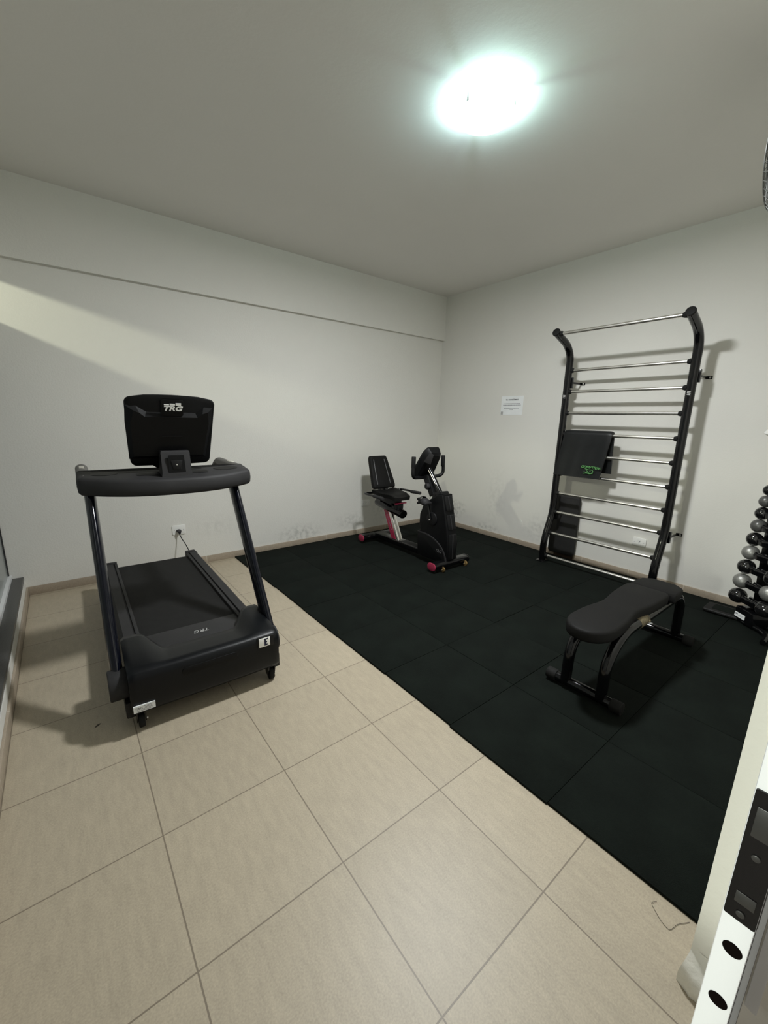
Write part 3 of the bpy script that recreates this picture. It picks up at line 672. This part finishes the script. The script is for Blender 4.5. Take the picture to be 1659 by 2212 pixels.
# exercise mat folded over the fifth rung
EM = thing('exercise_mat', 'black exercise mat with green print folded over a rung of the wall bars', 'exercise mat', (-.206, -2.2, 1.339))
def foldpath(t_out):
    # (x, z) line offset outwards from the rung
    r = .016 + t_out
    pts = [(-.045 - t_out, -.404), (-.030 - t_out, -.30), (-.018 - t_out, -.10), (-r, 0.)]
    pts += [(r * math.cos(a), r * math.sin(a)) for a in [PI - PI * k / 8 for k in range(1, 8)]]
    pts += [(r, 0), (.012 + t_out, -.10), (.022 + t_out, -.25), (.03 + t_out, -.352)]
    return pts
inn, out_ = foldpath(.0), foldpath(.026)
rows = []
NY = 26
for k in range(NY + 1):
    y0 = .212 - .452 * k / NY
    row = []
    for lst, sg in ((inn, 0), (out_[::-1], 1)):
        for i, (x, z) in enumerate(lst):
            d = max(0, -z)
            front = x < 0
            yy = y0 + (.050 * d / .404 if front else -.01 * d / .35)
            wob = .0035 * math.sin(9 * k / NY + d * 14) * min(1, d * 6) + (.003 * math.sin(22 * k / NY + d * 9) if sg else 0) * min(1, d * 4)
            e = min(k, NY - k); edge = (.006 if e == 0 else (.0015 if e == 1 else 0)) * (1 if sg else -1)
            row.append((x + (wob if front else -wob) + (edge if front else -edge), yy, z + (-edge if -.02 < z else 0)))
    rows.append(row)
mm = MB().grid(rows, True); L_ = len(rows[0])
mm.f.append(list(range(L_))); mm.f.append([NY * L_ + k for k in range(L_)])
emo = obj('mat_body', mm, M['mat_vinyl'], EM, sharp=60)
def onmat(y, z): return (-.030 - .0305 - .012 * (-z) / .4 - .006, y, z)
text('mat_print', 'WALLANGO', .0335, frame(onmat(-.112, -.298), (0, 1, 0.03), (0, 0.03, -1)), M['green'], emo, shear=.1, space=.92, depth=.004, offset=.0006)
lg = MB()
lg.tube(spline([onmat(-.058, -0.316), onmat(-.09, -0.322), onmat(-.125, -0.324), onmat(-.137, -0.338), onmat(-.125, -0.350), onmat(-.10, -0.356), onmat(-.05, -0.344)], 6), .0028, 8)
lg.tube(spline([onmat(-.045, -0.362), onmat(-.08, -0.357), onmat(-.105, -0.360), onmat(-.135, -0.355)], 6), .0032, 8)
lg.tube(spline([onmat(-.075, -0.332), onmat(-.085, -0.338), onmat(-.09, -0.348)], 6), .0024, 8).tube(spline([onmat(-.115, -0.333), onmat(-.103, -0.339), onmat(-.098, -0.349)], 6), .0024, 8)
obj('mat_logo', lg, M['green'], emo)

# padded board leaning on the wall behind the bars
PB = thing('padded_board', 'charcoal padded board leaning against the wall behind the bottom rungs of the wall bars', 'padded board', (-.05, -2.0, MATZ))
obj('cushion', MB().prism(rrect(-.148, .142, .045, .682, .03), -.022, .026, 'yz', .014, 3), M['foam'], PB)
obj('backing_board', MB().box((.026, -.125, .0), (.036, .09, .62), .001), M['wood'], PB)

# ------------------------------------------------------------------ weight bench
BN = thing('weight_bench', 'flat black weight bench with waisted pad standing on the rubber mats', 'bench', (-2.145, -3.293, MATZ))
for a, nm in ((.0, 'front_foot'), (1.085, 'rear_foot')):
    f = obj(nm, MB().cyl((a, -.17, .034), (a, .17, .034), .0275, 24), M['steel'], BN)
    for s in (-1, 1): obj('rubber_cap', MB().cyl((a, s * .145, .034), (a, s * .202, .034), .0325, 24, .005), M['rubber_cap'], f)
    if a: obj('sticker', MB().box((a - .012, .045, .0605), (a + .012, .085, .0625)), M['dimwhite'], f)
for s in (-1, 1):
    path = fillet([(-.006, s * .095, .04), (.0, s * .095, .25), (.15, s * .095, .358), (.98, s * .095, .358), (1.07, s * .095, .28), (1.085, s * .095, .04)], .17, 9)
    t = obj('frame_tube', MB().tube(path, .028, 22), M['steel'], BN)
    if s < 0: obj('sleeve', MB().cyl((.33, s * .095, .358), (.44, s * .095, .358), .0305, 22, .003), M['sleeve'], t)
    obj('sleeve_pin', MB().cyl((.425, s * .13, .358), (.425, s * .095, .358), .009, 12, .002), M['sleeve'], t)
obj('cross_plate', MB().box((.05, -.1, .372), (.95, .1, .386), .003), M['steel'], BN)
def padoutline(x0, x1, fn, n=40):
    L, R = [], []
    for k in range(n + 1):
        x = x0 + (x1 - x0) * k / n; w = fn(x); L.append((x, w)); R.append((x, -w))
    return R + L[::-1]
def padw(x):
    w = .118 - .024 * math.exp(-((x - .315) / .13) ** 2) + .004 * sm(.5, .7, x)
    if x < .01: w *= math.sqrt(max(0.0, 1 - ((.01 - x) / .1551) ** 2)) ** .9
    if x > .70: w -= .03 * ((x - .70) / .045) ** 2
    return max(w, .0)
def pad(name, outl, z0, z1, r):
    mb = MB(); n = len(outl); c = Vector((sum(p[0] for p in outl) / n, sum(p[1] for p in outl) / n))
    def ring(off, z):
        res = []
        for i in range(n):
            p = Vector(outl[i]); t = (Vector(outl[(i + 1) % n]) - Vector(outl[i - 1]))
            t = t.normalized() if t.length > 1e-9 else Vector((0, -1)); nr = Vector((t.y, -t.x)); q = p - nr * off; res.append((q.x, q.y, z))
        return res
    rows = [ring(r * .8, z0), ring(r * .2, z0 + .004), ring(0, z0 + .014), ring(0, z1 - r), ring(r * .3, z1 - r * .3), ring(r, z1)]
    mb.grid(rows, True); mb.f.append(list(range(n))); mb.f.append([5 * n + k for k in range(n)])
    return obj(name, mb, M['vinyl'], BN, sharp=55)
xs = [-.145 + .16 * (1 - math.cos(PI / 2 * k / 14)) for k in range(15)] + [.015 + (.745 - .015) * k / 26 for k in range(1, 27)]
R_ = [(x, -max(padw(x), .002)) for x in xs]; L2 = [(x, max(padw(x), .002)) for x in xs]
pad('main_pad', R_ + L2[::-1], .375, .438, .014)
pad('seat_pad', [(.757, -.139), (.84, -.141), (.925, -.131), (.968, -.085), (.975, -.01), (.968, .06), (.925, .108), (.84, .118), (.757, .116)], .372, .430, .014)
obj('seat_hinge', MB().box((.72, -.08, .35), (.78, .08, .378), .004), M['steel'], BN)

# ------------------------------------------------------------------ dumbbell rack and dumbbells
AX = Vector((-.66, -.75, 0)).normalized(); PX = Vector((AX.y, -AX.x, 0))          # dumbbell axis; away from the room
RC = Vector((-.335, -3.64, MATZ))
RK = thing('dumbbell_rack', 'black upright dumbbell rack with a long flat foot beside the right wall', 'dumbbell rack', RC)
RM = Matrix((AX, PX, Vector((0, 0, 1)))).transposed().to_4x4()
obj('foot_plate', MB().prism(rrect(-.01, .195, -.33, .282, .02), .012, .026, 'xy', .004), M['rubber_cap'], RK)
obj('foot_rim', MB().tube([(-.0, .27, .022), (-.0, -.31, .022)], .008, 10), M['plastic'], RK)
obj('foot_slot', MB().prism(rrect(.045, .17, -.28, .235, .012), .0255, .0275, 'xy'), M['rubber'], RK)
obj('front_leg', MB().tube(spline([(-.03, .02, .02), (-.10, -.08, .022), (-.19, -.13, .022), (-.31, -.135, .02)], 6), .018, 14), M['steel'], RK)
obj('pedestal', MB().box((-.075, -.12, .012), (.085, .05, .120), .008, mtx=RM), M['steel'], RK)
DB = [(.188, .0575, 'k'), (.308, .0565, 's'), (.424, .0555, 'k'), (.536, .0535, 's'), (.642, .051, 'k'), (.744, .0485, 'g'), (.839, .046, 'k'), (.928, .043, 'g'), (1.010, .0385, 'k')]
pole = MB()
pole.prism([(-.064, .115), (.10, .115), (.02, 1.03), (-.128, 1.03)], -.066, -.055, 'xz', .002, mtx=RM)
pole.box((-.03, -.085, .1), (.06, -.066, .75), .004, mtx=RM)
for z, r, c in DB:      # prongs that reach out behind each handle
    a1 = -.064 - .064 * (z - .115) / .915 + .02
    pole.prism([(a1, z - .058), (a1 - .02, z - .046), (-.100 + .3 * (r - .05), z - .040), (-.100 + .3 * (r - .05), z - .006), (a1, z - .004)], -.066, -.055, 'xz', .003, mtx=RM)
obj('mast', pole, M['steel'], RK)
stk = obj('label_sticker', MB().box((-.070, .050, .040), (.022, .0525, .075), mtx=RM), M['paper'], RK); stk['label'] = 'white maker label'
obj('label_mark', MB().box((-.062, .052, .057), (-.042, .0532, .068), mtx=RM).box((-.034, .052, .060), (.010, .0532, .062), mtx=RM).box((-.034, .052, .053), (.004, .0532, .055), mtx=RM), M['greyink'], stk)
names = ['bottom', 'second lowest', 'third lowest', 'fourth lowest', 'fifth lowest', 'sixth lowest', 'seventh lowest', 'eighth lowest', 'topmost']
cols = {'k': ('glossy black', 'ball_black'), 's': ('bright hammered silver', 'ball_silver'), 'g': ('dull grey', 'ball_grey')}
for i, (z, r, c) in enumerate(DB):
    hl = .122 - .002 * i
    ctr = Vector((-.335, -3.628 - .03 * (z - .19) / .82, z))
    d = thing('dumbbell', '%s ball-ended dumbbell, %s on the rack by the right wall' % (cols[c][0], names[i]), 'dumbbell', ctr, math.atan2(AX.y, AX.x), 'ball-ended dumbbells on the rack')
    for s in (-1, 1): obj('head', MB().ball((s * hl, 0, 0), r, 30, 20), M[cols[c][1]], d)
    obj('handle', MB().tube([(-hl + r * .6, 0, 0), (-hl + r * 1.25, 0, 0), (-.02, 0, 0), (.02, 0, 0), (hl - r * 1.25, 0, 0), (hl - r * .6, 0, 0)], [.024, .016, .0155, .0155, .016, .024], 16), M['ball_black'], d)
    # cradle hooks carrying the handle
    hw_ = hl - r * .99 + .004
    h = MB().prism([(-.056, z + .016), (-.056, z - .052), (-.02, z - .036), (.022, z - .028), (.029, z + .004), (.022, z + .006), (.017, z - .0175), (-.017, z - .0175), (-.03, z + .016)], -hw_ + .012, hw_ - .012, 'yz', .002)
    h.v = [RM @ Vector((p.x, p.y, p.z - MATZ)) + Vector((0, .012 - .03 * (z - .19) / .82, 0)) for p in h.v]
    obj('cradle', h, M['steel'], RK)

# ------------------------------------------------------------------ ceiling lamp
LC = (-2.315, -2.495, CEIL)
LP = thing('ceiling_lamp', 'round white glowing ceiling lamp', 'lamp', LC)
obj('base', MB().lathe([(0, 0), (.075, 0), (.080, -.005), (.080, -.014), (.074, -.018), (0, -.018)], (0, 0, -.0006)), M['lamp_base'], LP)
# shallow glass bowl hung on three clips, open gap above its rim
dom = [(.142, -.0535), (.148, -.0545), (.149, -.0575)] + [(.149 * math.cos(t), -.0575 - .030 * math.sin(t)) for t in [PI / 2 * k / 9 for k in range(1, 9)]] + [(.001, -.0875), (.001, -.083)] + [(.143 * math.cos(t), -.0565 - .0265 * math.sin(t)) for t in [PI / 2 * k / 9 for k in range(8, 0, -1)]] + [(.142, -.0535)]
obj('diffuser', MB().lathe(dom, (0, 0, 0), 64), M['glow'], LP)
for a in (59, -72, 184):
    m_ = Matrix.Rotation(math.radians(a), 4, 'Z')
    obj('clip', MB().box((.070, -.005, -.017), (.150, .005, -.013), .001, mtx=m_).box((.146, -.006, -.062), (.151, .006, -.013), .001, mtx=m_), M['clip'], LP)

# ------------------------------------------------------------------ outlets, notice, fan and small things
def outlet(name, label, c, nrm, w=.118, h=.088, socket=True):
    # c on the wall; nrm points into the room
    x = Vector((1, 0, 0)) if abs(nrm[1]) > .5 else Vector((0, -1, 0))
    e = thing('wall_outlet', label, 'outlet', c); m_ = frame((0, 0, 0), x, (0, 0, 1))
    obj('cover_plate', MB().prism(rrect(-w / 2, w / 2, -h / 2, h / 2, .012), 0.0004, .009, 'xy', .003, mtx=m_), M['plate'], e)
    obj('socket', MB().prism([(.019 * math.cos(t), .0115 * math.sin(t)) for t in [2 * PI * k / 20 for k in range(20)]] if socket else rrect(-.017, .017, -.022, .022, .004), .0085, .0098, 'xy', mtx=m_), M['plate'], e)
    for dx in (-.040, .040): obj('screw', MB().cyl(m_ @ Vector((dx, 0, .0088)), m_ @ Vector((dx, 0, .0098)), .003, 10), M['greyink'], e)
    if not socket:
        o = MB()
        o.v = []; o.prism([(-.004, -.010), (.001, -.013), (.006, .010), (.002, .013)], .0098, .0103, 'xy', mtx=m_).prism([(.002, .013), (.010, .010), (.011, .006), (.004, .008)], .0098, .0103, 'xy', mtx=m_)
        obj('switch_mark', o, M['greyink'], e)
    else:
        for dx in (-.009, 0, .009): obj('pin_hole', MB().cyl(m_ @ Vector((dx, -.001 if dx else .002, .0096)), m_ @ Vector((dx, -.001 if dx else .002, .0101)), .0022, 10), M['hole'], e)
    return e
outlet('a', 'white wall outlet with the treadmill plug in it', (-3.417, 0, .372), (0, -1, 0), .116, .092)
outlet('b', 'white wall outlet low behind the exercise bike seat', (-1.240, 0, .397), (0, -1, 0), .120, .082, False)
outlet('c', 'white wall outlet seen between the lower rungs of the wall bars', (0, -2.727, .362), (-1, 0, 0), .118, .084, False)

NP = thing('paper_notice', 'white printed paper notice taped to the right wall near the corner', 'notice', (0, -1.179, 1.631))
pm = frame((0, 0, 0), (0, -1, 0), (0, 0, 1))
obj('sheet', MB().prism([(-.147, .106), (.1485, .107), (.147, -.096), (.140, -.107), (-.150, -.107)], .0, .0016, 'xy', mtx=pm), M['paper'], NP)
text('notice_title', 'SR. CONDÔMINO', .021, pm @ Matrix.Translation((0, .064, .0018)), M['ink'], NP, depth=.0002, offset=.0006)
o = MB()
def dashes(y, x0, x1, h):
    x = x0
    while x < x1:
        w = random.uniform(.010, .024); o.box((x, y - h / 2, .0016), (min(x + w, x1), y + h / 2, .0019), mtx=pm); x += w + .003
dashes(.020, -.105, .108, .0065); dashes(.004, -.120, .122, .0065); dashes(-.031, -.105, .095, .0065); dashes(-.047, -.025, .02, .006)
obj('notice_text', o, M['greyink'], NP)
obj('tape', MB().box((-.146, -.105, .0018), (-.115, -.07, .0022), mtx=pm), M['dimwhite'], NP)

cd_ = obj('plastic_card', MB().prism([(0, .0), (.02, -.012), (.14, .03), (.12, .17), (.06, .10)], .012, .016, 'xy', .001, mtx=frame((0, 0, 0), (0, -1, 0), (0, 0, 1)) @ Matrix.Rotation(.0, 4, 'Z')), M['white'])
cd_.location = (0, -3.437, 1.406)
tag(cd_, 'white pointed card sticking out from the right wall at the right edge', 'card')

# wall fan high on the front wall, only the rim of its cage reaches into view
FN = thing('wall_fan', 'dark wire cage of a wall fan high at the right edge', 'fan', (-1.70, -3.625, 2.535))
cage = MB()
Rf = .22
def cring(r, v): return [(r * math.cos(t), v, r * math.sin(t)) for t in [2 * PI * k / 40 for k in range(41)]]
for r, v in ((Rf, 0), (Rf * .97, .035), (Rf * .8, .06), (Rf * .5, .075), (Rf * .2, .08), (Rf * .97, -.035), (Rf * .6, -.06)): cage.tube(cring(r, v), .0032 if r < Rf else .0045, 6)
for k in range(36):
    t = 2 * PI * k / 36
    for sg in (1, -1):
        cage.tube([(Rf * math.cos(t), 0, Rf * math.sin(t)), (Rf * .97 * math.cos(t), sg * .035, Rf * .97 * math.sin(t)), (Rf * .8 * math.cos(t), sg * .06, Rf * .8 * math.sin(t)), (Rf * .2 * math.cos(t), sg * .08, Rf * .2 * math.sin(t))], .0016, 5)
obj('cage', cage, M['fan'], FN)
bl = MB()
for k in range(3):
    t0 = 2 * PI * k / 3
    bl.grid([[(rr * math.cos(t0 + a), .02 * math.sin(a * 2.2) - .01, rr * math.sin(t0 + a)) for rr in (.03, .1, .17, .195)] for a in (0, .3, .6, .9, 1.2)])
obj('blades', bl, M['fanbody'], FN)
obj('motor', MB().cyl((0, -.13, 0), (0, -.0, 0), .055, 24, .012), M['fanbody'], FN)
obj('wall_arm', MB().box((-.03, -.41, -.05), (.03, -.12, -.0), .008), M['fanbody'], FN)

th_ = obj('thread', MB().tube(spline([(-2.921, -3.917, .002), (-2.938, -3.909, .0035), (-2.949, -3.919, .002), (-2.966, -3.943, .0015), (-2.973, -3.966, .0015), (-2.955, -3.974, .002), (-2.938, -3.978, .002), (-2.903, -3.998, .002)], 8), .0006, 5), M['hair'])
tag(th_, 'thin curled dark thread lying on the tiles by the doorway', 'thread')
lf_ = obj('dry_leaf', MB().grid([[(-4.241 + .028 * k / 8 , -2.029 + .018 * k / 8 + .006 * math.sin(PI * k / 8) * (1 if j else -.6), .001 + .003 * math.sin(PI * k / 8) * j) for k in range(9)] for j in (0, 1)]), M['hair'])
tag(lf_, 'tiny curled dark leaf lying on the tiles left of the treadmill', 'leaf')

# ------------------------------------------------------------------ light
wd = bpy.data.worlds.new('world'); SC.world = wd; wd.use_nodes = True
wd.node_tree.nodes['Background'].inputs[0].default_value = (1.0, .95, .86, 1); wd.node_tree.nodes['Background'].inputs[1].default_value = .34
def lamp(name, kind, loc, power, color, size=.1):
    l = bpy.data.lights.new(name, kind); l.energy = power; l.color = color
    if kind == 'POINT': l.shadow_soft_size = size
    o = bpy.data.objects.new(name, l); COL.objects.link(o); o.location = loc; return o
lamp('corridor_lamp', 'POINT', (-6.08, -1.0, 2.725), 160, (1.0, .93, .74), .06)
sl = lamp('reveal_fill_spot', 'SPOT', (-6.3, -3.62, 1.35), 285, (1.0, .975, .93)); sl.data.spot_size = math.radians(24); sl.data.spot_blend = .5; sl.data.shadow_soft_size = .08  # added spot without a known source, brightens the door reveal and leaf edge
sl.rotation_euler = (Vector((-3.3, -4.06, .85)) - sl.location).to_track_quat('-Z', 'Y').to_euler()

al = lamp('ceiling_lamp_light', 'AREA', (LC[0], LC[1], CEIL - .0885), 84, (.97, .99, 1.0))
al.data.shape = 'DISK'; al.data.size = .26
lamp('lamp_bulb', 'POINT', (LC[0], LC[1] + .055, CEIL - .041), 5., (.62, .85, 1.0), .014)
lamp('lamp_bulb_b', 'POINT', (LC[0], LC[1] - .055, CEIL - .041), 5., (.60, 1.0, .86), .014)
# ------------------------------------------------------------------ camera
cam = bpy.data.cameras.new('camera'); co_ = bpy.data.objects.new('camera', cam); COL.objects.link(co_)
cam.sensor_fit = 'VERTICAL'; cam.sensor_height = 36.; cam.lens = 881.439 / 2212 * 36.; cam.clip_start = .02
right = Vector((0.786866, -0.616699, 0.022883)); down = Vector((-0.119488, -0.188628, -0.974752)); fwd = Vector((0.605445, 0.764266, -0.222113))
m_ = Matrix((right, -down, -fwd)).transposed().to_4x4(); m_.translation = Vector((-4.209467, -4.134929, 1.442531)); co_.matrix_world = m_
SC.camera = co_
vs = SC.view_settings; SC.display_settings.display_device = 'sRGB'
vs.view_transform = 'Standard'; vs.look = 'None'; vs.gamma = 1; vs.use_curve_mapping = False; vs.exposure = 0.
SC.cycles.use_denoising = True
SC.cycles.max_bounces = 10; SC.cycles.diffuse_bounces = 6; SC.cycles.glossy_bounces = 4; SC.cycles.transparent_max_bounces = 8
SC.cycles.sample_clamp_indirect = 8.
